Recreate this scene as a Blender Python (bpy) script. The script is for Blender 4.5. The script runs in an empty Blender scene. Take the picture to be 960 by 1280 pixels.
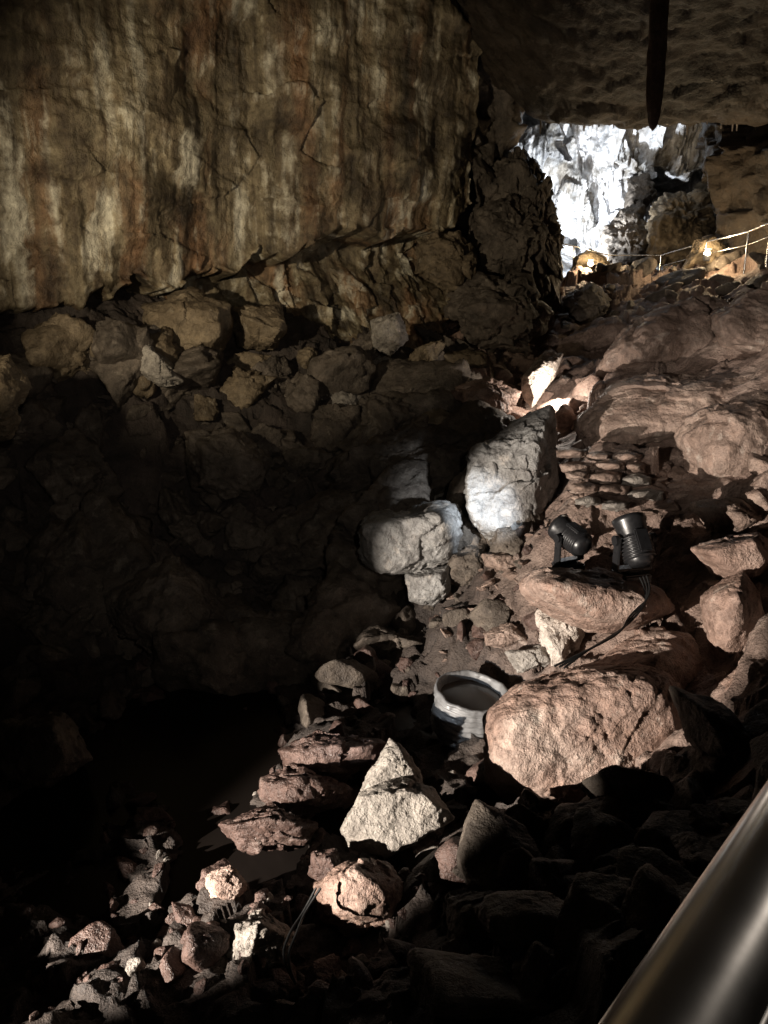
import bpy, bmesh, math, numpy as np
from mathutils import Vector, Matrix
rng = np.random.default_rng(7)
scene = bpy.context.scene

# ------------------------------------------------------------ image pixel frame
PITCH = math.radians(16); CP, SP = math.cos(PITCH), math.sin(PITCH); F = 985.5
def P(a, b, d):
    """image pixel column a, row b at assumed camera depth d -> world metres"""
    x = (a-480)/F*d; u = (640-b)/F*d  # pixel offset from image centre, scaled by the assumed depth
    return np.array([x, d*CP+u*SP, -d*SP+u*CP])

# ------------------------------------------------------------ noise
def _h(ix, iy, iz, s=0):
    h = (ix.astype(np.int64)*374761393 + iy.astype(np.int64)*668265263 + iz.astype(np.int64)*1440662683 + s*974634777) & 0xffffffff
    h = ((h ^ (h >> 13))*1274126177) & 0xffffffff
    h = ((h ^ (h >> 15))*2246822519) & 0xffffffff
    h = h ^ (h >> 16)
    return (h & 0xffffff)/float(0xffffff)
def vn(x, y, z, s=0):
    x0, y0, z0 = np.floor(x), np.floor(y), np.floor(z)
    fx, fy, fz = x-x0, y-y0, z-z0
    fx = fx*fx*fx*(fx*(fx*6-15)+10); fy = fy*fy*fy*(fy*(fy*6-15)+10); fz = fz*fz*fz*(fz*(fz*6-15)+10)
    r = 0
    for i in (0, 1):
        for j in (0, 1):
            for k in (0, 1):
                w = (fx if i else 1-fx)*(fy if j else 1-fy)*(fz if k else 1-fz)
                r = r + w*_h(x0+i, y0+j, z0+k, s)
    return r*2-1
def fbm(x, y, z, o=4, s=0, g=0.5):
    a = 1; r = 0; t = 0
    for i in range(o):
        r = r + a*vn(x, y, z, s+i*13); t += a; a *= g
        x, y, z = x*2.03+1.7, y*2.03+3.1, z*2.03+5.3
    return r/t
def blocky(x, y, s=0, tilt=0.7):
    x = x+0.18*fbm(x*1.7, y*1.7, x*0, 2, s+5); y = y+0.18*fbm(x*1.7+9, y*1.7, x*0, 2, s+6)
    x0, y0 = np.floor(x), np.floor(y)
    best = np.full(x.shape, 1e9); out = np.zeros(x.shape); z = np.zeros(x.shape)
    for i in (-1, 0, 1):
        for j in (-1, 0, 1):
            cx = x0+i+_h(x0+i, y0+j, z, s); cy = y0+j+_h(x0+i, y0+j, z, s+1)
            d = (x-cx)**2+(y-cy)**2
            v = (_h(x0+i, y0+j, z, s+2)*2-1)*0.6 + tilt*((_h(x0+i, y0+j, z, s+3)*2-1)*(x-cx)+(_h(x0+i, y0+j, z, s+4)*2-1)*(y-cy))
            m = d < best
            best = np.where(m, d, best); out = np.where(m, v, out)
    return out
def blocky3(x, y, z, s=0):
    """3-D broken facets"""
    w = 0.2*vn(x*2, y*2, z*2, s+9); x = x+w; y = y-w; z = z+w*.6
    x0, y0, z0 = np.floor(x), np.floor(y), np.floor(z)
    best = np.full(x.shape, 1e9); out = np.zeros(x.shape)
    for i in (-1, 0, 1):
        for j in (-1, 0, 1):
            for k in (-1, 0, 1):
                a, b, c = x0+i, y0+j, z0+k
                h1 = _h(a, b, c, s); h2 = (h1*7919.17) % 1; h3 = (h1*104729.3) % 1; h4 = (h1*31337.7) % 1
                dx, dy, dz = x-a-h1, y-b-h2, z-c-h3
                d = dx*dx+dy*dy+dz*dz
                v = (h4*2-1)*.6+((h2*2-1)*dx+(h4*2-1)*dy+(h3*2-1)*dz)*.9
                m = d < best; best = np.where(m, d, best); out = np.where(m, v, out)
    return out
def sstep(a, b, x):
    t = np.clip((x-a)/(b-a), 0, 1); return t*t*(3-2*t)
def tps(pts, lam=0.02):
    pts = np.array(pts, float); n = len(pts)
    def K(r2): return 0.5*r2*np.log(r2+1e-9)
    d2 = ((pts[:, None, :2]-pts[None, :, :2])**2).sum(-1)
    A = np.zeros((n+3, n+3)); A[:n, :n] = K(d2)+lam*np.eye(n); A[:n, n] = 1; A[:n, n+1:] = pts[:, :2]; A[n, :n] = 1; A[n+1:, :n] = pts[:, :2].T
    w = np.linalg.solve(A, np.concatenate([pts[:, 2], [0, 0, 0]]))
    def f(x, y):
        r = w[n]+w[n+1]*x+w[n+2]*y
        for i in range(n):
            r = r+w[i]*K((x-pts[i, 0])**2+(y-pts[i, 1])**2)
        return r
    return f

# ------------------------------------------------------------ mesh helpers
def mesh_obj(name, V, Fc, mat, parent=None, smooth=True):
    V = np.asarray(V, np.float32); Fc = np.asarray(Fc, np.int32)
    me = bpy.data.meshes.new(name)
    n = Fc.shape[1]
    me.vertices.add(len(V)); me.vertices.foreach_set('co', V.ravel())
    me.loops.add(Fc.size); me.loops.foreach_set('vertex_index', Fc.ravel())
    me.polygons.add(len(Fc)); me.polygons.foreach_set('loop_start', np.arange(0, Fc.size, n, dtype=np.int32))
    me.update(calc_edges=True)
    if smooth: me.shade_smooth()
    if mat: me.materials.append(mat)
    o = bpy.data.objects.new(name, me); scene.collection.objects.link(o)
    if parent: o.parent = parent
    return o
def grid_faces(nu, nv):
    i = np.arange((nu-1)*(nv-1)); a = (i//(nv-1))*nv+i % (nv-1)
    return np.stack([a, a+nv, a+nv+1, a+1], 1)
def bm_obj(name, bm, mat, parent=None, smooth=False):
    me = bpy.data.meshes.new(name); bm.to_mesh(me); bm.free()
    if smooth: me.shade_smooth()
    me.materials.append(mat)
    o = bpy.data.objects.new(name, me); scene.collection.objects.link(o)
    if parent: o.parent = parent
    return o
_ico = {}
def ico(sub):
    if sub not in _ico:
        bm = bmesh.new(); bmesh.ops.create_icosphere(bm, subdivisions=sub, radius=1)
        _ico[sub] = (np.array([v.co[:] for v in bm.verts]), np.array([[v.index for v in f.verts] for f in bm.faces]))
        bm.free()
    return _ico[sub]
def rock_pts(N, D, sub, k, amp, seed, scale, fr=1.6, blk=0.0):
    dirs, fc = ico(sub)
    m = np.clip(dirs@N.T/D, 0, None); mx = np.maximum(m.max(1, keepdims=True), .6)
    r = 1/(mx[:, 0]*(((m/mx)**k).sum(1)+1e-9)**(1/k)); r = np.minimum(r, 1.7)
    p = dirs*r[:, None]*scale
    sz = float(np.mean(scale)); q = p/sz*fr+seed*3.7
    n = fbm(q[:, 0], q[:, 1], q[:, 2], 5, seed, 0.55)
    rid = 1-np.abs(fbm(q[:, 0]*1.3+4, q[:, 1]*1.3, q[:, 2]*1.3, 3, seed+50))*2.4
    t = n*4.5; tr = (np.floor(t)+sstep(.35, .6, t-np.floor(t)))/4.5
    disp = amp*sz*(n*.6+tr*1.1-0.4*np.clip(rid, 0, 1)**3)
    if blk:
        disp = disp+blk*sz*(blocky3(q[:, 0]*.9, q[:, 1]*.9, q[:, 2]*.9, seed+70)+.4*blocky3(q[:, 0]*2.6, q[:, 1]*2.6, q[:, 2]*2.6, seed+80))
    return p*(1+(disp/(np.linalg.norm(p, axis=1)+1e-6)))[:, None], fc
def rand_planes(r, n):
    N = r.normal(size=(n, 3)); N /= np.linalg.norm(N, axis=1)[:, None]
    B = np.array([(1,1,1),(1,1,-1),(1,-1,1),(1,-1,-1),(-1,1,1),(-1,1,-1),(-1,-1,1),(-1,-1,-1)])/1.732
    return np.concatenate([N, B]), np.concatenate([r.uniform(0.55, 1.0, n), np.full(8, 1.05)])
def rotm(r, tilt=3.14):
    return np.array(Matrix.Rotation(r.uniform(0, 6.28), 3, 'Z') @ Matrix.Rotation(r.uniform(-tilt, tilt), 3, 'X') @ Matrix.Rotation(r.uniform(-tilt, tilt), 3, 'Y'))
def outline_rock(name, pts, d, thick, mat, sub=6, seed=1, amp=0.06, k=26, front=0.6, blk=0.10, fr=1.6):
    pts = np.array(pts, float); c = pts.mean(0); rr = np.random.default_rng(seed)
    V = []
    for (a, b) in pts:
        V.append(P(a, b, d+rr.uniform(-.15, .15)*thick))
        fa, fb = c+(np.array([a, b])-c)*front*rr.uniform(.7, 1.25); V.append(P(fa, fb, d-thick*rr.uniform(.3, .6)))
        fa, fb = c+(np.array([a, b])-c)*0.8; V.append(P(fa, fb, d+thick*0.5))
    V = np.array(V); cen = V.mean(0); hs = (V.max(0)-V.min(0))/2
    U = (V-cen)/hs
    bm = bmesh.new()
    for v in U: bm.verts.new(v)
    bmesh.ops.convex_hull(bm, input=bm.verts[:])
    bm.normal_update()
    N = []; D = []
    for f in bm.faces:
        n = np.array(f.normal[:])
        if np.linalg.norm(n) < .5: continue
        dd = float((U@n).max())
        if abs(float(n@np.array(f.verts[0].co[:]))-dd) > 1e-3:
            n = -n; dd = float((U@n).max())
        dd = max(dd, .15)
        if any(np.dot(n, m) > 0.99 for m in N): continue
        N.append(n); D.append(dd)
    bm.free()
    p, fc = rock_pts(np.array(N), np.array(D), sub, k, amp, seed, hs, fr, blk)
    o = mesh_obj(name, p, fc, mat); o.location = cen
    return o

# ------------------------------------------------------------ materials
def newmat(name):
    m = bpy.data.materials.new(name); m.use_nodes = True
    nt = m.node_tree; nt.nodes.clear()
    out = nt.nodes.new('ShaderNodeOutputMaterial'); b = nt.nodes.new('ShaderNodeBsdfPrincipled')
    nt.links.new(b.outputs[0], out.inputs[0]); return m, nt, b
def N_(nt, t, **kw):
    n = nt.nodes.new(t)
    for k, v in kw.items(): setattr(n, k, v)
    return n
def noise(nt, vec, sc, det=6, rough=.6, dist=0):
    n = N_(nt, 'ShaderNodeTexNoise'); n.inputs['Scale'].default_value = sc; n.inputs['Detail'].default_value = min(det, 5)
    n.inputs['Roughness'].default_value = rough; n.inputs['Distortion'].default_value = dist
    nt.links.new(vec, n.inputs['Vector']); return n.outputs['Fac']
def ramp(nt, fac, stops):
    r = N_(nt, 'ShaderNodeValToRGB'); e = r.color_ramp.elements
    while len(e) < len(stops): e.new(0.5)
    for i, (p, c) in enumerate(stops):
        e[i].position = p; e[i].color = (*c, 1) if len(c) == 3 else c
    nt.links.new(fac, r.inputs[0]); return r.outputs[0]
def mixc(nt, a, b, fac, mode='MIX'):
    m = N_(nt, 'ShaderNodeMix', data_type='RGBA', blend_type=mode)
    if isinstance(fac, (int, float)): m.inputs[0].default_value = fac
    else: nt.links.new(fac, m.inputs[0])
    for s, v in ((6, a), (7, b)):
        if isinstance(v, tuple): m.inputs[s].default_value = (*v, 1)
        else: nt.links.new(v, m.inputs[s])
    return m.outputs[2]
def mathn(nt, op, a, b=None):
    m = N_(nt, 'ShaderNodeMath', operation=op)
    for i, v in enumerate((a, b)):
        if v is None: continue
        if isinstance(v, (int, float)): m.inputs[i].default_value = v
        else: nt.links.new(v, m.inputs[i])
    return m.outputs[0]
def bump_chain(nt, b, mid, fine, d1, s1, d2, s2, extra=None, ea=.06):
    h = mathn(nt, 'ADD', mathn(nt, 'MULTIPLY', mid, d1*s1), mathn(nt, 'MULTIPLY', fine, d2*s2))
    if extra is not None: h = mathn(nt, 'ADD', h, mathn(nt, 'MULTIPLY', extra, ea))
    bb = N_(nt, 'ShaderNodeBump'); bb.inputs['Distance'].default_value = 1.0; bb.inputs['Strength'].default_value = 1.0
    nt.links.new(h, bb.inputs['Height']); nt.links.new(bb.outputs[0], b.inputs['Normal'])
def rock_mat(name, c1, c2, c3, rough=.7, bump=1.0, vein=(.50, .44, .38), scale=1.0):
    m, nt, b = newmat(name)
    g = N_(nt, 'ShaderNodeNewGeometry'); pos = g.outputs['Position']
    big = noise(nt, pos, 1.3*scale, 3, .6, .3); mid = noise(nt, pos, 6*scale, 5, .7); fine = noise(nt, pos, 45*scale, 3, .7)
    col = ramp(nt, big, [(.3, c1), (.5, c2), (.7, c3)])
    col = mixc(nt, col, ramp(nt, mid, [(.3, (.35, .33, .32)), (.55, (1, 1, 1)), (.75, (1.35, 1.3, 1.25))]), .8, 'MULTIPLY')
    col = mixc(nt, col, ramp(nt, fine, [(.35, (.55, .53, .5)), (.6, (1.1, 1.1, 1.1))]), .6, 'MULTIPLY')
    vo = noise(nt, pos, 3.1*scale, 4, .72)
    vm = ramp(nt, vo, [(.58, (0, 0, 0)), (.72, (1, 1, 1))])
    col = mixc(nt, col, vein, mathn(nt, 'MULTIPLY', vm, .55))
    nt.links.new(col, b.inputs['Base Color'])
    rr = ramp(nt, mid, [(.3, (rough-.2,)*3), (.7, (rough+.12,)*3)]); nt.links.new(rr, b.inputs['Roughness'])
    b.inputs['Specular IOR Level'].default_value = .4
    bump_chain(nt, b, mid, fine, .08, bump, .014, bump)
    return m
M_pink = rock_mat('pink_limestone', (.185, .118, .09), (.30, .205, .165), (.42, .325, .275), rough=.6)
M_grey = rock_mat('grey_limestone', (.17, .15, .13), (.29, .265, .235), (.41, .38, .34))
M_blue = rock_mat('blue_grey_limestone', (.17, .16, .15), (.28, .275, .265), (.42, .42, .41), rough=.5, bump=.9)
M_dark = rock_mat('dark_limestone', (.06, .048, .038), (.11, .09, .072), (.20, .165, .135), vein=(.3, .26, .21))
M_ochre = rock_mat('ochre_limestone', (.10, .075, .046), (.17, .13, .083), (.27, .215, .145), vein=(.36, .31, .23))
M_pale = rock_mat('pale_calcite', (.42, .36, .31), (.55, .48, .42), (.66, .6, .54))
M_tan = rock_mat('tan_limestone', (.17, .118, .092), (.27, .195, .158), (.38, .295, .245), bump=.9)
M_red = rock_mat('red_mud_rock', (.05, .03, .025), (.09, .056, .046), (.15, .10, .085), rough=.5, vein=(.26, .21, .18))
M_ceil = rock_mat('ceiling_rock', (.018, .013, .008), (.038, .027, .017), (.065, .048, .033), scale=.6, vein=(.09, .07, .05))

def floor_mat():
    m, nt, b = newmat('cave_floor_rock')
    g = N_(nt, 'ShaderNodeNewGeometry'); pos = g.outputs['Position']
    sx = N_(nt, 'ShaderNodeSeparateXYZ'); nt.links.new(pos, sx.inputs[0])
    big = noise(nt, pos, .8, 4, .6, .4); mid = noise(nt, pos, 5, 5, .7); fine = noise(nt, pos, 40, 4, .7)
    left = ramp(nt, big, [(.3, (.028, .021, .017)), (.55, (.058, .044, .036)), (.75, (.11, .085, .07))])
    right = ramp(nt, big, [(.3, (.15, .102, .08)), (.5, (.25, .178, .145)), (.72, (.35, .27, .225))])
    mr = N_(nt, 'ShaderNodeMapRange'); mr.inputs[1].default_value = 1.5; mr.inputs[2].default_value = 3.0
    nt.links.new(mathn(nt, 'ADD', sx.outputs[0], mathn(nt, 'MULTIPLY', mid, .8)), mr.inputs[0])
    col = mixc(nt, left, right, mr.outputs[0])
    col = mixc(nt, col, ramp(nt, mid, [(.3, (.4, .36, .34)), (.6, (1.1, 1.1, 1.1))]), .8, 'MULTIPLY')
    col = mixc(nt, col, ramp(nt, fine, [(.35, (.6, .57, .55)), (.6, (1.1, 1.1, 1.1))]), .6, 'MULTIPLY')
    nt.links.new(col, b.inputs['Base Color']); b.inputs['Roughness'].default_value = .72
    bump_chain(nt, b, mid, fine, .07, 1, .015, 1)
    return m
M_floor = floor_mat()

def streak_mat(name, stops, dark=.85, sc=1.5, tint=True, ea=.03):
    m, nt, b = newmat(name)
    g = N_(nt, 'ShaderNodeNewGeometry'); pos = g.outputs['Position']
    def stretched(zs, off=0):
        mp = N_(nt, 'ShaderNodeMapping'); mp.inputs['Scale'].default_value = (1, 1, zs); mp.inputs['Location'].default_value = (off, off, 0)
        nt.links.new(pos, mp.inputs[0]); return mp.outputs[0]
    s1 = noise(nt, stretched(.10), sc, 5, .6, .2); s2 = noise(nt, stretched(.07, 7), sc*2.0, 4, .6, .15); s3 = noise(nt, stretched(.15, 3), sc*.6, 4, .6, .3)
    pat = noise(nt, pos, .8, 5, .65, .4); mid = noise(nt, pos, 5, 5, .7); fine = noise(nt, pos, 35, 4, .7)
    col = ramp(nt, s1, stops)
    if tint:
        col = mixc(nt, col, (.27, .135, .062), ramp(nt, s3, [(.50, (0, 0, 0)), (.64, (.65,)*3)]))
        sp = mathn(nt, 'ADD', mathn(nt, 'MULTIPLY', s2, .5), mathn(nt, 'MULTIPLY', pat, .5))
        col = mixc(nt, col, (.56, .53, .43), ramp(nt, sp, [(.52, (0, 0, 0)), (.62, (.9,)*3)]))
    col = mixc(nt, col, ramp(nt, s2, [(.30, (.3, .25, .19)), (.46, (1, 1, 1))]), .75, 'MULTIPLY')
    col = mixc(nt, col, ramp(nt, pat, [(.36, (.25, .22, .18)), (.6, (1.2, 1.2, 1.2))]), dark, 'MULTIPLY')
    col = mixc(nt, col, ramp(nt, mid, [(.3, (.4, .37, .34)), (.6, (1.15, 1.15, 1.15))]), .8, 'MULTIPLY')
    nt.links.new(col, b.inputs['Base Color']); b.inputs['Roughness'].default_value = .6
    bump_chain(nt, b, mid, fine, .08, 1, .016, 1, s2, ea)
    return m
M_wall = streak_mat('streaked_wall', [(.28, (.045, .035, .022)), (.42, (.14, .11, .065)), (.52, (.26, .215, .135)), (.62, (.15, .11, .065)), (.75, (.31, .27, .19))], 1.0)
M_white = streak_mat('white_flowstone', [(.28, (.12, .125, .14)), (.42, (.45, .46, .48)), (.58, (.8, .8, .82)), (.75, (.35, .35, .37))], 1.0, 1.0, False, .05)
def plain(name, col, rough=.5, metal=0.0, bump=0.0, bsc=30, var=1.0):
    m, nt, b = newmat(name); g = N_(nt, 'ShaderNodeTexCoord')
    n = noise(nt, g.outputs['Object'], bsc, 5, .6)
    c = mixc(nt, tuple(v*(1-.3*var) for v in col), tuple(min(1, v*(1+.25*var)) for v in col), n); nt.links.new(c, b.inputs['Base Color'])
    b.inputs['Metallic'].default_value = metal
    nt.links.new(ramp(nt, n, [(.3, (rough*(1-.25*var),)*3), (.7, (min(1, rough*(1+.25*var)),)*3)]), b.inputs['Roughness'])
    if bump:
        bb = N_(nt, 'ShaderNodeBump'); bb.inputs['Distance'].default_value = .01; bb.inputs['Strength'].default_value = bump
        nt.links.new(n, bb.inputs['Height']); nt.links.new(bb.outputs[0], b.inputs['Normal'])
    return m
M_black = plain('black_housing', (.012, .012, .013), .35)
M_rub = plain('cable_rubber', (.01, .01, .01), .5)
M_steel = plain('brushed_steel', (.68, .66, .63), .23, 1.0, 0, 12, .35)
M_conc = plain('wet_concrete', (.15, .15, .15), .45, 0, 1.2, 7, 2.6)
M_silt = plain('silty_water', (.07, .062, .055), .12, 0, 0, 5, 1.5)
M_lens, nt, b = newmat('lens_glass'); b.inputs['Base Color'].default_value = (.05, .06, .08, 1); b.inputs['Roughness'].default_value = .05
M_glow, nt, b = newmat('lamp_glow'); b.inputs['Emission Color'].default_value = (1, .82, .55, 1); b.inputs['Emission Strength'].default_value = 40
M_water, nt, b = newmat('cave_water'); b.inputs['Base Color'].default_value = (.01, .008, .007, 1); b.inputs['Roughness'].default_value = .25; b.inputs['IOR'].default_value = 1.33; b.inputs['Specular IOR Level'].default_value = .15

# ------------------------------------------------------------ cave floor
ctl = [(480,1280,5.0),(200,1280,5.4),(0,1280,5.6),(800,1280,3.6),(960,1100,4.5),(900,1000,6),(650,1120,6),(480,1130,7),(300,1130,7.3),(100,1050,8.3),
 (480,950,9.1),(590,940,9.4),(450,830,11.6),(200,830,11.6),(100,700,13),(100,600,14),(250,550,15),(100,450,14.5),(350,450,17),(500,450,18),(500,600,14.5),
 (600,720,12),(600,570,15.5),(650,490,18),(700,640,11),(830,595,11.5),(830,480,14.5),(735,430,19),(900,400,17),(800,352,25),(930,345,20),(740,800,9.8),(670,840,9.8),
 (940,800,8),(940,690,9.5),(1100,600,9),(1200,900,5),(-200,800,10),(-200,1250,6),(300,700,13.5),(300,950,9.6),(700,352,25)]
fl = [tuple(P(*c)) for c in ctl]+[(8,30,-.6),(13,31,0),(4,29,-.6),(-8,18,.2),(-12,12,-1),(14,20,1.5),(12,12,.3),(14,4,-1.5),(5,1,-2.6),(0,1,-4),(-6,1,-4.6),(-12,5,-3.5)]
floor_s = tps(fl, .05)
WATER = -5.46
def floor_h(x, y):
    h = floor_s(x, y)
    sm = sstep(2.0, 3.6, x)*sstep(9.6, 11, y)*(1-sstep(20, 23, y))
    z0 = np.zeros_like(x)
    r = blocky(x*.9, y*.9, 3)*.34+blocky(x*2.3+.3*y, y*2.3, 11)*.16+blocky(x*5.5, y*5.5, 21)*.06
    f = fbm(x*1.2, y*1.2, z0, 5, 40)*.22+fbm(x*7, y*7, z0, 4, 60)*.035
    flow = fbm(x*.9, y*.9, z0, 5, 80)*.35+fbm(x*4+y*2, y*3, z0, 4, 90)*.06+blocky(x*.55, y*.55, 31)*.38+blocky(x*1.5, y*1.5, 33)*.08
    h = h+(1-sm)*(r+f)+sm*flow
    return np.minimum(h, 2.5)
xs = np.linspace(-14, 16, 800); ys = 0.6+33.4*(np.linspace(0, 1, 900)**1.35)
X, Y = np.meshgrid(xs, ys, indexing='ij')
Z = floor_h(X.ravel(), Y.ravel())
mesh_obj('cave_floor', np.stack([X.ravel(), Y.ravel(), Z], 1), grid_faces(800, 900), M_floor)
mesh_obj('cave_pool_water', [(-10.5,1.5,WATER),(3.5,1.5,WATER),(3.5,13.5,WATER),(-10.5,13.5,WATER)], [[0,1,2,3]], M_water, smooth=False)

# ------------------------------------------------------------ walls
def resample(pts, n):
    pts = np.array(pts, float); L = np.r_[0, np.cumsum(np.linalg.norm(np.diff(pts[:, :2], axis=0), axis=1))]
    s = np.linspace(0, L[-1], n); out = np.stack([np.interp(s, L, pts[:, i]) for i in range(pts.shape[1])], 1)
    k = max(3, n//30)|1; ker = np.hanning(k+2)[1:-1]; ker /= ker.sum()
    pad = np.pad(out, ((k//2, k//2), (0, 0)), mode='edge')
    return s, np.stack([np.convolve(pad[:, i], ker, 'valid') for i in range(out.shape[1])], 1)
def wall(name, pts, n, z0, z1, m, mat, sign, kind, seed):
    s, C = resample(pts, n); T = np.gradient(C[:, :2], axis=0); T /= np.linalg.norm(T, axis=1)[:, None]
    Nn = np.stack([T[:, 1], -T[:, 0]], 1)*sign
    zz = np.linspace(z0, z1, m); S, Zg = np.meshgrid(s, zz, indexing='ij')
    E = np.repeat(C[:, 2:3], m, 1); o0 = np.zeros_like(S)
    if kind == 'left':
        E = E+.38*fbm(S*.7, o0, o0, 4, seed)+.30*fbm(S*1.6, o0, o0, 3, seed+3)+.12*blocky(S*2.2, o0, seed+4)
        up = np.clip(Zg-E, 0, None); dn = np.clip(E-Zg, 0, None)
        off = .10*up-1.2*sstep(0, .22, dn)+.75*np.clip(dn-.6, 0, 3)
        upm = sstep(-.1, .1, Zg-E)
        fl_ = .45*fbm(S*.45, Zg*.35, o0, 3, seed+9)+.15*fbm(S*1.4, Zg*.35, o0, 4, seed+20)+.04*np.abs(fbm(S*4, Zg*.3, o0, 3, seed+30))+.10*blocky(S*.7, Zg*1.0, seed+42, .6)+.12*fbm(S*1.1, Zg*2.4, o0, 4, seed+45)
        rk = .34*blocky(S*.9, Zg*.9, seed+50)+.18*blocky(S*2.4, Zg*2.4, seed+60)+.15*fbm(S*2, Zg*2, o0, 4, seed+70)
        off = off+upm*fl_+(1-upm)*rk+.03*fbm(S*6, Zg*6, o0, 3, seed+80)
    elif kind == 'white':
        off = 1.3*fbm(S*.5, Zg*.3, o0, 3, seed)+.9*blocky(S*.55+.3*Zg, Zg*.3, seed+5)+.35*blocky(S*1.5, Zg*.8, seed+8)+.55*np.abs(fbm(S*1.6, Zg*.3, o0, 4, seed+20))+.35*np.abs(fbm(S*4.0, Zg*.4, o0, 3, seed+30))+.14*fbm(S*4, Zg*4, o0, 4, seed+40)
        gap = fbm(S*.55+.35*Zg, Zg*.35, o0, 3, seed+60); off = off-3.0*sstep(.14, .22, gap)
    else:
        off = .7*fbm(S*.35, Zg*.35, o0, 4, seed)+.55*blocky(S*.5, Zg*.5, seed+5)+.26*blocky(S*1.5, Zg*1.5, seed+15)+.12*fbm(S*3, Zg*3, o0, 4, seed+40)
    Xw = C[:, 0:1]+Nn[:, 0:1]*off; Yw = C[:, 1:2]+Nn[:, 1:2]*off
    mesh_obj(name, np.stack([Xw.ravel(), Yw.ravel(), Zg.ravel()], 1), grid_faces(n, m), mat)
wall('streaked_cave_wall', [(-13,3,-2),(-9.8,10,-1.4),(-6.9,14.4,-.6),(-3.1,17.8,.45),(0,19.7,1.3),(2.3,21.2,1.9)], 900, -5, 10.5, 500, M_wall, 1, 'left', 100)
wall('dark_cave_wall', [(2.0,21.3,0),(3.2,22.3,0),(3.6,25,0),(3.4,28,0),(2.5,33,0)], 260, -3, 9, 240, M_dark, 1, 'rock', 200)
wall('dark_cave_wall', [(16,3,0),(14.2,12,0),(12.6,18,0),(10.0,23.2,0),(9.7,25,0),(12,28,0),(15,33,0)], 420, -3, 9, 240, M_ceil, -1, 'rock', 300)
wall('white_flowstone_wall', [(2,31.5,0),(8,31.2,0),(11,31.5,0),(15.5,32,0)], 560, -2, 9.5, 440, M_white, 1, 'white', 410)

# ceiling
ce = tps([(-12,3,9),(-12,12,9.5),(-5,14,9.3),(-2,17,8.4),(.8,19,7.0),(2.4,20.6,5.4),(4,16,5.4),(4,22.3,4.15),(5.5,22.4,4.3),(7,22.5,4.35),(8.5,22.5,4.3),(10,22.5,4.2),(8,18,4.95),(8,14,5.2),(12,20,4.6),(0,12,7.6),(4,8,6.4),(0,0,6),(-8,0,8),(12,8,5.4),(15,0,5.5),
          (-6,20,9),(4,24.5,6.2),(6,24.5,6.3),(9,24.5,6.3),(8,27,8),(8,33,9),(14,33,8.5),(2,30,8.5),(12,27,7)], .01)
xs = np.linspace(-15, 17, 520); ys = np.linspace(-1, 34, 560); X, Y = np.meshgrid(xs, ys, indexing='ij'); x, y = X.ravel(), Y.ravel(); z0 = x*0
zc = ce(x, y)+.10*blocky(x*.35, y*.35, 500, .5)+.14*fbm(x*.6, y*.6, z0, 4, 510)+.08*blocky(x*1.4, y*1.4, 520)+.10*fbm(x*3, y*3, z0, 4, 530)
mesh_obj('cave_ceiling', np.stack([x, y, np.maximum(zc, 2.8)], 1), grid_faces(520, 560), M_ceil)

# stalactites
def stalactite(name, x, y, ztop, L, r, mat, seed, blunt=False):
    nz, na = 60, 28; V = []
    for i in range(nz):
        t = i/(nz-1); rr = r*(1-t)**.45*(.55+.45*(1-t))+.012
        if blunt: rr = r*(.75+.25*math.sin(t*2.6+.6))*math.sqrt(max(0, 1-t**14))+.004
        for j in range(na):
            a = j/na*2*math.pi
            V.append((math.cos(a)*rr, math.sin(a)*rr*.7, -t*L, t))
    V = np.array(V); a = np.arctan2(V[:, 1], V[:, 0])
    k = 1+.28*fbm(np.cos(a)*1.6, np.sin(a)*1.6, V[:, 2]*.7, 4, seed)+.12*fbm(np.cos(a)*2, np.sin(a)*2, V[:, 2]*5, 3, seed+4)
    W = np.stack([V[:, 0]*k+.03*np.sin(V[:, 3]*4+seed)*L*.3, V[:, 1]*k, V[:, 2]], 1)
    fc = [[i*na+j, i*na+(j+1) % na, (i+1)*na+(j+1) % na, (i+1)*na+j] for i in range(nz-1) for j in range(na)]
    o = mesh_obj(name, W, fc, mat); o.location = (x, y, ztop); return o
stalactite('stalactite', 4.4, 14.2, 5.7, 3.25, .15, M_tan, 3, True)
for i in range(22):
    xx = 4.2+i*.27+rng.uniform(-.1, .1); stalactite('stalactite', xx, 22.9+rng.uniform(-.3, .5), 4.7, rng.uniform(.45, .85), rng.uniform(.03, .08), M_pale if i % 3 else M_dark, 20+i)

# ------------------------------------------------------------ key boulders
R = lambda name, pts, d, th, mat, **k: outline_rock(name, pts, d, th, mat, **k)
R('boulder', [(590,930),(598,885),(640,850),(700,835),(770,815),(840,830),(872,880),(872,930),(840,975),(780,1005),(700,1022),(630,1020),(600,990)], 8.3, 1.7, M_pink, sub=7, seed=2, amp=.07, k=10, front=.8, blk=.035)
R('boulder', [(730,835),(790,785),(860,780),(900,820),(890,880),(820,900),(750,880)], 8.9, 1.4, M_pink, sub=6, seed=3, amp=.07, k=10, blk=.04)
R('flat_boulder', [(640,722),(680,706),(760,712),(830,735),(848,760),(805,785),(745,792),(690,772),(645,745)], 9.15, 1.3, M_pink, seed=4, amp=.055, blk=.05, k=16)
R('broken_slab', [(450,990),(500,970),(545,984),(563,1022),(530,1048),(480,1075),(438,1062),(425,1035)], 7.2, .55, M_grey, seed=71, amp=.04, k=50, front=.9, blk=.06)
R('broken_slab', [(487,922),(505,935),(528,968),(530,1000),(470,1010),(450,990),(466,958)], 7.45, .4, M_grey, seed=72, amp=.05, k=50, front=.8, blk=.08)
R('boulder', [(388,1108),(440,1075),(490,1082),(512,1110),(490,1150),(440,1172),(395,1155)], 6.4, .7, M_pink, seed=6, blk=.09)
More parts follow.
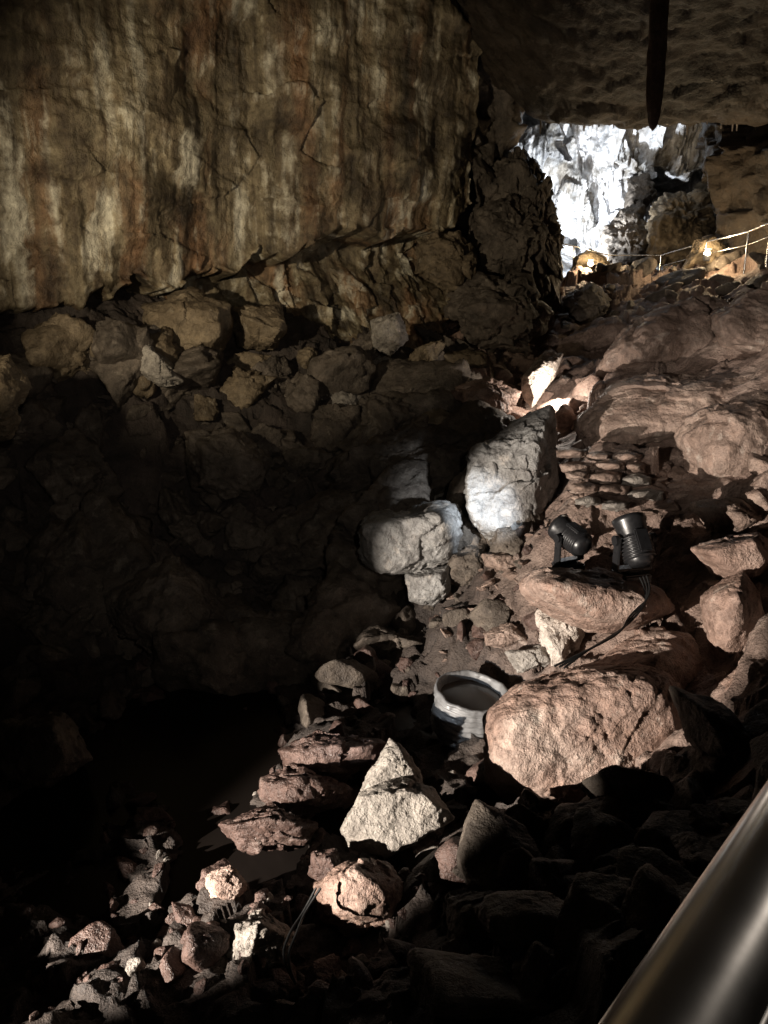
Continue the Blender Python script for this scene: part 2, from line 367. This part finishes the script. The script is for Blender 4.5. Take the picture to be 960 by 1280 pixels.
R('flat_boulder', [(350,938),(400,918),(475,930),(468,960),(420,972),(360,965)], 8.6, .8, M_red, seed=7, blk=.16)
R('flat_boulder', [(325,975),(380,962),(440,985),(425,1012),(360,1015),(325,1000)], 8.1, .8, M_red, seed=8, blk=.16)
R('flat_boulder', [(270,1030),(340,1010),(400,1030),(380,1060),(300,1062)], 7.6, .7, M_red, seed=62, blk=.16)
R('boulder', [(275,1150),(330,1138),(372,1165),(360,1210),(300,1220),(278,1192)], 6.1, .5, M_grey, seed=9)
R('boulder', [(255,1095),(290,1082),(310,1105),(295,1135),(262,1120)], 6.7, .35, M_pink, seed=10)
R('boulder', [(390,1065),(420,1060),(430,1090),(405,1110),(385,1090)], 6.8, .4, M_red, seed=11)
R('tilted_slab', [(590,560),(640,525),(695,508),(702,570),(692,640),(662,692),(620,692),(592,655),(580,610)], 12.5, 1.5, M_blue, sub=7, seed=12, amp=.06, k=22, blk=.07, front=.8)
R('boulder', [(447,662),(470,640),(520,642),(570,625),(582,660),(566,700),(520,722),(475,720),(450,697)], 12.1, 1.3, M_blue, seed=13, amp=.07, blk=.09, front=.75, k=22)
R('boulder', [(505,716),(562,706),(566,738),(540,760),(512,752)], 11.9, .6, M_blue, seed=14, blk=.06)
R('boulder', [(560,690),(605,680),(612,720),(580,738),(556,722)], 12.0, .6, M_dark, seed=74, blk=.1)
R('flat_boulder', [(600,692),(650,686),(684,708),(642,722),(605,708)], 11.3, .8, M_tan, seed=15)
R('boulder', [(664,760),(700,752),(738,776),(722,802),(704,838),(680,838),(672,800)], 9.9, .6, M_pale, seed=16, blk=.12)
R('flat_boulder', [(600,790),(640,778),(672,800),(640,815),(606,808)], 10.4, .6, M_tan, seed=17)
R('flat_boulder', [(630,815),(680,806),(700,830),(650,842)], 9.9, .5, M_grey, seed=18)
R('pale_rock', [(652,470),(678,442),(706,440),(694,472),(664,512),(650,492)], 16.5, .6, M_pale, seed=19, amp=.05, blk=.04)
R('boulder', [(860,628),(920,620),(958,650),(930,672),(880,662)], 10, .9, M_tan, seed=20)
R('boulder', [(862,682),(950,662),(990,700),(960,742),(890,722)], 9.2, 1.0, M_pink, seed=21, blk=.05)
R('boulder', [(872,745),(925,712),(965,760),(950,830),(905,850),(880,800)], 8.6, 1.1, M_pink, seed=22, blk=.05)
R('boulder', [(895,850),(980,790),(1020,890),(970,930),(890,895)], 7.9, 1.1, M_pink, seed=23, blk=.05)
R('boulder', [(872,920),(940,925),(955,960),(890,960)], 7.2, .6, M_pink, seed=24)
R('boulder', [(878,990),(930,985),(965,1010),(905,1045)], 6.6, .6, M_pink, seed=25)
R('boulder', [(835,545),(890,500),(985,480),(1030,610),(950,632),(875,618)], 11.8, 2.0, M_tan, seed=26, amp=.08, k=12, blk=.07)
R('flat_boulder', [(745,470),(790,402),(870,368),(930,380),(915,440),(820,470)], 16.3, 2.2, M_tan, seed=27, k=16, blk=.11)
R('flat_boulder', [(885,395),(960,355),(1040,400),(980,455),(895,440)], 15.3, 2.4, M_tan, seed=28, k=16, blk=.11)
R('flat_boulder', [(700,530),(770,470),(880,458),(980,455),(1000,530),(870,560),(740,575)], 14.0, 3.0, M_tan, seed=29, sub=7, k=12, blk=.07)
R('boulder', [(640,1148),(720,1130),(790,1180),(800,1290),(720,1310),(650,1300)], 4.9, 1.2, M_dark, seed=30)
R('boulder', [(750,1070),(830,1050),(860,1100),(820,1160),(760,1130)], 5.4, .8, M_dark, seed=31)
R('boulder', [(560,1120),(620,1110),(650,1170),(600,1230),(550,1190)], 5.6, .8, M_dark, seed=32)
R('boulder', [(-60,470),(10,445),(36,490),(12,545),(-60,560)], 11.5, 1.5, M_ochre, seed=33)
R('boulder', [(178,385),(235,362),(290,378),(290,420),(275,448),(225,458),(178,430)], 16, 1.6, M_ochre, seed=34, blk=.10)
R('boulder', [(290,385),(350,378),(360,415),(345,438),(295,436)], 16.6, 1.2, M_ochre, seed=35, blk=.10)
R('flat_boulder', [(140,425),(185,420),(232,478),(200,485),(150,450)], 14.6, .8, M_grey, seed=36)
R('boulder', [(125,745),(215,688),(290,760),(245,835),(150,800)], 11.6, 1.4, M_dark, seed=37)
R('boulder', [(230,540),(290,530),(340,580),(320,630),(240,615)], 14.2, 1.4, M_dark, seed=38)
R('boulder', [(0,900),(80,885),(120,950),(60,990),(-20,970)], 9, 1.2, M_dark, seed=39)
R('boulder', [(462,400),(500,388),(512,425),(488,446),(465,436)], 17, .9, M_grey, seed=40)
R('boulder', [(520,300),(575,285),(600,330),(575,370),(530,350)], 19, 1.2, M_ochre, seed=41, blk=.16)
R('boulder', [(560,385),(600,345),(660,350),(690,390),(660,440),(590,430)], 18.5, 1.8, M_dark, seed=42, blk=.2, amp=.1)
R('rock_pillar', [(590,190),(650,172),(645,205),(672,218),(684,255),(675,300),(700,340),(700,390),(640,400),(580,330)], 20.5, 2.2, M_dark, seed=43, sub=7, amp=.12, blk=.18, fr=2.4)
R('boulder', [(590,260),(640,240),(680,290),(660,350),(600,340)], 19.3, 1.4, M_dark, seed=63, blk=.16, amp=.1)
R('boulder', [(560,490),(610,470),(650,490),(640,520),(580,525)], 16, 1, M_pink, seed=44)
R('boulder', [(480,570),(540,545),(600,560),(590,610),(520,640),(485,615)], 14.5, 1.4, M_dark, seed=45)
R('boulder', [(700,370),(740,352),(770,380),(740,420),(705,410)], 21, 1.5, M_dark, seed=46)
# bedded broken stone on the slope behind the floodlights
rb = np.random.default_rng(77)
for row in range(5):
    xx = 694+row*6
    while xx < 800-abs(row-2)*8:
        wd = rb.uniform(22, 46); yy = 566+row*15+rb.uniform(-3, 3)+(xx-694)*.06; hh = rb.uniform(6, 9)
        R('bedded_stone', [(xx, yy-hh*.4), (xx+wd*.5, yy-hh), (xx+wd, yy-hh*.5), (xx+wd*.95, yy+hh*.8), (xx+wd*.4, yy+hh), (xx+2, yy+hh*.7)], 11.55-row*.22, .6, M_tan if rb.random() < .7 else M_grey, sub=4, seed=int(rb.integers(100, 900)), k=40)
        xx += wd*.95
# far chamber masses; dark ones are added rock standing in for shaded niches
R('niche_shade_rock', [(745,345),(752,290),(775,262),(800,255),(815,285),(815,345)], 27.0, 1.0, M_dark, seed=47, blk=.12, amp=.1, fr=2.0)
R('niche_shade_rock', [(780,262),(785,225),(812,215),(822,240),(800,270)], 28.0, .8, M_dark, seed=64, blk=.12, amp=.1, fr=2.0)
R('rock_column', [(806,335),(808,280),(825,248),(850,240),(885,236),(905,335)], 26.3, 1.4, M_ochre, seed=48, amp=.1, blk=.14, fr=2.2)
R('boulder', [(765,357),(770,336),(784,330),(798,340),(800,357)], 23.5, .8, M_dark, seed=49)

# ------------------------------------------------------------ random boulders + rubble
def scatter(name, n, region, sizes, sub, mat, seed, sink=.25, flat=(.45, .9), amp=.08, k=24, avoid=None, blk=0.0):
    r = np.random.default_rng(seed); Vs = []; Fs = []; off = 0; xy = []
    while len(xy) < n:
        p = r.uniform([region[0], region[2]], [region[1], region[3]])
        if avoid and avoid(*p): continue
        xy.append(p)
    xy = np.array(xy); h = floor_h(xy[:, 0], xy[:, 1])
    for i in range(n):
        s = sizes[0]*(sizes[1]/sizes[0])**(r.random()**1.7)
        N, D = rand_planes(r, int(r.integers(7, 14)))
        sc = s*np.array([r.uniform(.8, 1.4), r.uniform(.5, 1.1), r.uniform(*flat)])
        p, f = rock_pts(N, D, sub, k, amp, int(r.integers(1, 9999)), sc, 1.6, blk)
        p = p@rotm(r, .7).T+np.array([xy[i, 0], xy[i, 1], h[i]+s*(.35-sink)])
        Vs.append(p); Fs.append(f+off); off += len(p)
    return mesh_obj(name, np.concatenate(Vs), np.concatenate(Fs), mat)
def in_well(x, y): return (x-1.05)**2+(y-8.5)**2 < 1.0
def av_left(x, y):
    return (y > 15.5+(x+5)*.62) or in_well(x, y) or (x > 2.2 and y > 9)
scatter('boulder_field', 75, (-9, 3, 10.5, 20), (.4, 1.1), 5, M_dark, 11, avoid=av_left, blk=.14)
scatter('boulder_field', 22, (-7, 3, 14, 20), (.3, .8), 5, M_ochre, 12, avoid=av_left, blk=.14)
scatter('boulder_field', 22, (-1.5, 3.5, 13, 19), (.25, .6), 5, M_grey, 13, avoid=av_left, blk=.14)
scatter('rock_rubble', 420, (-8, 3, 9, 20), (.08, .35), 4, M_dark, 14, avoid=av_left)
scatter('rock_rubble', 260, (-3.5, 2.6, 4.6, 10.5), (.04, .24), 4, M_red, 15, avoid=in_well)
scatter('rock_rubble', 80, (-2.4, 1.2, 4.6, 8.0), (.03, .11), 3, M_grey, 16, avoid=in_well)
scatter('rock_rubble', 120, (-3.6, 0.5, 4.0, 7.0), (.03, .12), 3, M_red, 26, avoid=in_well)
scatter('rock_rubble', 220, (.8, 4.5, 8.6, 13), (.04, .16), 4, M_tan, 17, avoid=in_well, flat=(.2, .45))
scatter('rock_rubble', 60, (4.2, 8, 6, 11), (.08, .4), 4, M_tan, 18)
scatter('rock_rubble', 80, (.5, 4.0, 3.2, 6.0), (.12, .45), 5, M_dark, 19)
scatter('rock_rubble', 110, (1.5, 4.3, 14.5, 21), (.1, .4), 4, M_pink, 20)
scatter('rock_rubble', 50, (4.5, 11, 20, 25), (.1, .45), 4, M_dark, 21)

# ------------------------------------------------------------ well ring
def lathe(name, prof, na, mat, parent=None, wob=0.0, seed=0, close=False):
    prof = np.array(prof); V = []
    for r_, z_ in prof:
        a = np.arange(na)/na*2*math.pi
        rr = r_*(1+wob*fbm(np.cos(a)*2.5, np.sin(a)*2.5, a*0+z_*6, 4, seed))
        V.append(np.stack([np.cos(a)*rr, np.sin(a)*rr, a*0+z_+wob*.25*fbm(np.cos(a)*3, np.sin(a)*3, a*0+r_*8, 3, seed+7)], 1))
    V = np.concatenate(V); n = len(prof)
    fc = [[i*na+j, i*na+(j+1) % na, (i+1)*na+(j+1) % na, (i+1)*na+j] for i in range(n-1) for j in range(na)]
    return mesh_obj(name, V, fc, mat, parent)
def empty(name, loc=(0, 0, 0)):
    e = bpy.data.objects.new(name, None); e.location = loc; scene.collection.objects.link(e); return e
wc = P(590, 864, 9.5)
well = empty('stone_well_ring', wc)
prof = []
for z_ in np.linspace(-.55, 0, 40): prof.append((.43+.012*math.sin(z_*85)+(.02 if z_ > -.08 else 0), z_))
prof += [(.445, .012), (.435, .02), (.42, .022), (.405, .016), (.396, .002), (.39, -.02)]+[(.388-.003*i, -.04-.03*i) for i in range(8)]
lathe('ring', prof, 160, M_conc, well, .07, 5)
lathe('ring_water', [(.001, -.10), (.41, -.10)], 48, M_silt, well)
well.rotation_euler = (math.radians(5), math.radians(6), 0)

# ------------------------------------------------------------ floodlight fixtures
def box(bm, c, s, rot=None, bev=0):
    g = bmesh.ops.create_cube(bm, size=1, matrix=Matrix.Translation(c) @ (rot or Matrix()) @ Matrix.Diagonal((*s, 1)))
    if bev:
        es = list({e for v in g['verts'] for e in v.link_edges}); bmesh.ops.bevel(bm, geom=es, offset=bev, segments=2, affect='EDGES')
def floodlight(loc, target, s=1.0, post=0):
    e = empty('floodlight', loc)
    d = Vector(target)-Vector(loc); yaw = math.atan2(d.y, d.x)-math.pi/2; el = math.atan2(d.z, math.hypot(d.x, d.y))
    e.rotation_euler = (0, 0, yaw); e.scale = (s,)*3
    bm = bmesh.new(); box(bm, (0, 0, -.33), (.26, .24, .09), bev=.015); box(bm, (0, 0, -.275), (.12, .12, .03), bev=.005)
    if post: box(bm, (0, 0, -.37-post/2), (.05, .05, post))
    bm_obj('base', bm, M_black, e)
    bm = bmesh.new()
    for sx in (-1, 1):
        box(bm, (sx*.155, 0, -.12), (.025, .09, .30), bev=.006)
        bmesh.ops.create_cone(bm, cap_ends=True, segments=20, radius1=.045, radius2=.045, depth=.03, matrix=Matrix.Translation((sx*.175, 0, 0)) @ Matrix.Rotation(math.pi/2, 4, 'Y'))
    box(bm, (0, 0, -.255), (.33, .10, .025), bev=.006)
    bm_obj('yoke', bm, M_black, e)
    head = empty('head'); head.parent = e; head.rotation_euler = (el-math.pi/2, 0, 0)
    prof = [(.001, -.24), (.07, -.24), (.095, -.225), (.11, -.19)]
    for i in range(7): z_ = -.18+i*.028; prof += [(.112, z_), (.135, z_+.002), (.135, z_+.012), (.112, z_+.014)]
    prof += [(.115, .03), (.125, .06), (.135, .14), (.142, .15), (.142, .19), (.128, .19), (.122, .16), (.118, .15)]
    lathe('housing', prof, 36, M_black, head)
    lathe('lens', [(.001, .158), (.06, .156), (.119, .148)], 36, M_lens, head)
    bm = bmesh.new(); box(bm, (0, .12, -.02), (.1, .05, .16), bev=.01); box(bm, (0, -.12, -.05), (.12, .04, .2), bev=.01); bm_obj('driver_box', bm, M_black, head)
    return e
f1 = P(713, 670, 9.3); f2 = P(793, 674, 9.0)
floodlight(f1, f1+np.array([-1.6, 3, .9]), 1.15); floodlight(f2, f2+np.array([-.5, 2, 2.6]), 1.35)

def tube(name, pts, r, mat, parent=None, res=8):
    cu = bpy.data.curves.new(name, 'CURVE'); cu.dimensions = '3D'; cu.bevel_depth = r; cu.bevel_resolution = res; cu.use_fill_caps = True
    sp = cu.splines.new('NURBS' if len(pts) > 2 else 'POLY'); sp.points.add(len(pts)-1)
    for i, p in enumerate(pts): sp.points[i].co = (*p, 1)
    if len(pts) > 2: sp.use_endpoint_u = True; sp.order_u = 3
    cu.materials.append(mat); o = bpy.data.objects.new(name, cu); scene.collection.objects.link(o)
    if parent: o.parent = parent
    return o
cab = empty('power_cables')
for k in range(3):
    q = [P(*t) for t in [(800+k*4, 722, 8.75), (812+k*3, 745, 8.5), (795-k*5, 772, 8.35), (770+k*4, 792, 8.1), (735+k*3, 812, 7.75), (705-k*6, 835, 7.6)]]
    tube('cable', [p+np.array([0, 0, .01*k]) for p in q], .011, M_rub, cab, 3)
cab2 = empty('power_cables')
for k in range(2):
    q = [P(*t) for t in [(395+6*k, 1110, 6.0), (380, 1140, 5.95), (362+10*k, 1165, 5.75), (350+6*k, 1200, 5.6), (370, 1230, 5.5)]]
    tube('cable', q, .010, M_rub, cab2, 3)

# ------------------------------------------------------------ handrail by the viewer
rail = empty('steel_handrail')
a = P(850, 1280, .46); b2_ = P(1007, 1000, .64); dr = (b2_-a)/np.linalg.norm(b2_-a); dr[2] = 0
tube('top_rail', [a-dr*.9, a+dr*4], .034, M_steel, rail, 24)
side = np.array([dr[1], -dr[0], 0])
for i, zz in enumerate((-.3, -.55, -.8)):
    tube('cable_rail_%d' % i, [a-dr*.9+np.array([0, 0, zz]), a+dr*4+np.array([0, 0, zz])], .006, M_steel, rail, 4)
lr = P(948, 1280, .60); tube('lower_rail', [lr-dr*1.0, lr+dr*4], .008, M_steel, rail, 6)
for t in (-.7, 1.6, 3.4):
    q = a+dr*t; tube('post', [q, q+np.array([0, 0, -1.15])], .021, M_steel, rail, 8)
bm = bmesh.new(); c = a+dr*1.5+side*.75+np.array([0, 0, -1.2])
box(bm, tuple(c), (1.3, 5.5, .08), Matrix.Rotation(-math.atan2(dr[0], dr[1]), 4, 'Z'), .01)
bm_obj('walkway_deck', bm, M_conc)

# far walkway railing
fr = empty('walkway_railing')
path = [(672,318,24.5),(690,328,24.5),(716,334,24.5),(758,345,24.5),(824,346,24),(880,332,22),(932,322,20),(960,312,19),(1010,300,18)]
tops = []; mids = []
for t in path:
    q = P(*t); tops.append(q+np.array([0, 0, .62])); mids.append(q+np.array([0, 0, .3]))
    tube('post', [q-np.array([0, 0, .4]), q+np.array([0, 0, .62])], .022, M_steel, fr, 4)
for i in range(len(path)-1):
    tube('top_rail', [tops[i], tops[i+1]], .018, M_steel, fr, 4); tube('mid_rail', [mids[i], mids[i+1]], .010, M_steel, fr, 3)

# ------------------------------------------------------------ lights
def spot(name, loc, tgt, power, ang, blend, col, rad=.06):
    l = bpy.data.lights.new(name, 'SPOT'); l.energy = power; l.spot_size = math.radians(ang); l.spot_blend = blend; l.color = col; l.shadow_soft_size = rad
    o = bpy.data.objects.new(name, l); scene.collection.objects.link(o); o.location = loc
    o.rotation_euler = (Vector(tgt)-Vector(loc)).to_track_quat('-Z', 'Y').to_euler(); return o
def point(name, loc, power, col, rad=.05):
    l = bpy.data.lights.new(name, 'POINT'); l.energy = power; l.color = col; l.shadow_soft_size = rad
    o = bpy.data.objects.new(name, l); scene.collection.objects.link(o); o.location = loc; return o
WARM = (1, .84, .60); NEUT = (1, .89, .78); COOL = (.80, .89, 1)
def rig(name, loc, tgt, power, ang, blend, col, post=1.0, rad=.06):
    loc = Vector(loc); d = (Vector(tgt)-loc).normalized()
    spot(name, loc, tgt, power, ang, blend, col, rad); floodlight(loc-d*.3, tgt, 1, post)
rig('key_lamp', (-7.5, 1.0, -3.15), (.93, 8.07, -4.15), 16500, 27.5, .3, NEUT, 1.6, .04)
rig('wall_wash_lamp', (-6, 5, .4), (-2.2, 18.0, 1.4), 4300, 52, 1.0, WARM, 4.5, .12)
rig('slope_lamp', (-2.2, 1.2, -.2), (7.0, 15.8, -1.1), 3900, 25, 1.0, NEUT, 4.0, .12)
rig('bounce_fill_spot', (1.0, -1.2, 1.2), (-3.0, 14, -1.6), 650, 48, 1.0, (1, .90, .78), 2.5, .15)  # added fill standing in for bounced cave light; its fixture is added too
spot('slab_lamp', f1+np.array([-.3, .4, .2]), P(588, 640, 12.2), 560, 36, .8, COOL, .05)
spot('ring_lamp', (-4.7, 3.2, -3.2), tuple(wc), 800, 10, .6, COOL, .05)
spot('far_lamp', (6.0, 27.4, .3), (7.4, 31.5, 3.2), 4600, 120, .7, (.86, .93, 1), .1)
point('far_fill_lamp', (7.0, 28.0, 5.4), 200, (.86, .93, 1), .1)
point('niche_lamp', P(690, 492, 15.9), 110, NEUT, .04)
def small_lamp(loc):
    e = empty('walkway_lamp', loc)
    bm = bmesh.new(); box(bm, (0, 0, -.1), (.16, .12, .2), bev=.02); box(bm, (0, 0, .11), (.2, .14, .03), bev=.01); bm_obj('housing', bm, M_black, e)
    bm = bmesh.new(); bmesh.ops.create_uvsphere(bm, u_segments=16, v_segments=10, radius=.085); bm_obj('globe', bm, M_glow, e, True)
    point('walkway_bulb', (loc[0], loc[1]-.2, loc[2]+.15), 180, (1, .76, .46), .05)
small_lamp(P(738, 330, 23.7)); small_lamp(P(884, 317, 21.4))
R('boulder', [(708,352),(716,322),(738,308),(758,322),(770,352)], 24.4, .5, M_ochre, seed=60)
R('boulder', [(852,338),(868,300),(890,292),(906,305),(914,338)], 22.1, .5, M_ochre, seed=61)
spot('rail_highlight_spot', (2.2, 1.4, .1), (.35, .55, -.4), 90, 50, .6, NEUT, .05)
spot('rail_highlight_spot', (1.2, -.9, 1.1), (.35, .55, -.4), 20, 40, .6, NEUT, .1)  # second spot, added only to broaden the gradient on the rail

w = bpy.data.worlds.new('World'); scene.world = w; w.use_nodes = True
bg = w.node_tree.nodes['Background']; bg.inputs[0].default_value = (1, .9, .8, 1); bg.inputs[1].default_value = .006

cam = bpy.data.cameras.new('Camera'); cam.sensor_fit = 'VERTICAL'; cam.sensor_height = 24; cam.lens = 24*F/1280
cam.clip_start = .02; cam.clip_end = 200
co = bpy.data.objects.new('Camera', cam); scene.collection.objects.link(co); co.rotation_euler = (math.pi/2-PITCH, 0, 0)
scene.camera = co
scene.view_settings.view_transform = 'Standard'; scene.view_settings.look = 'None'; scene.view_settings.exposure = 0
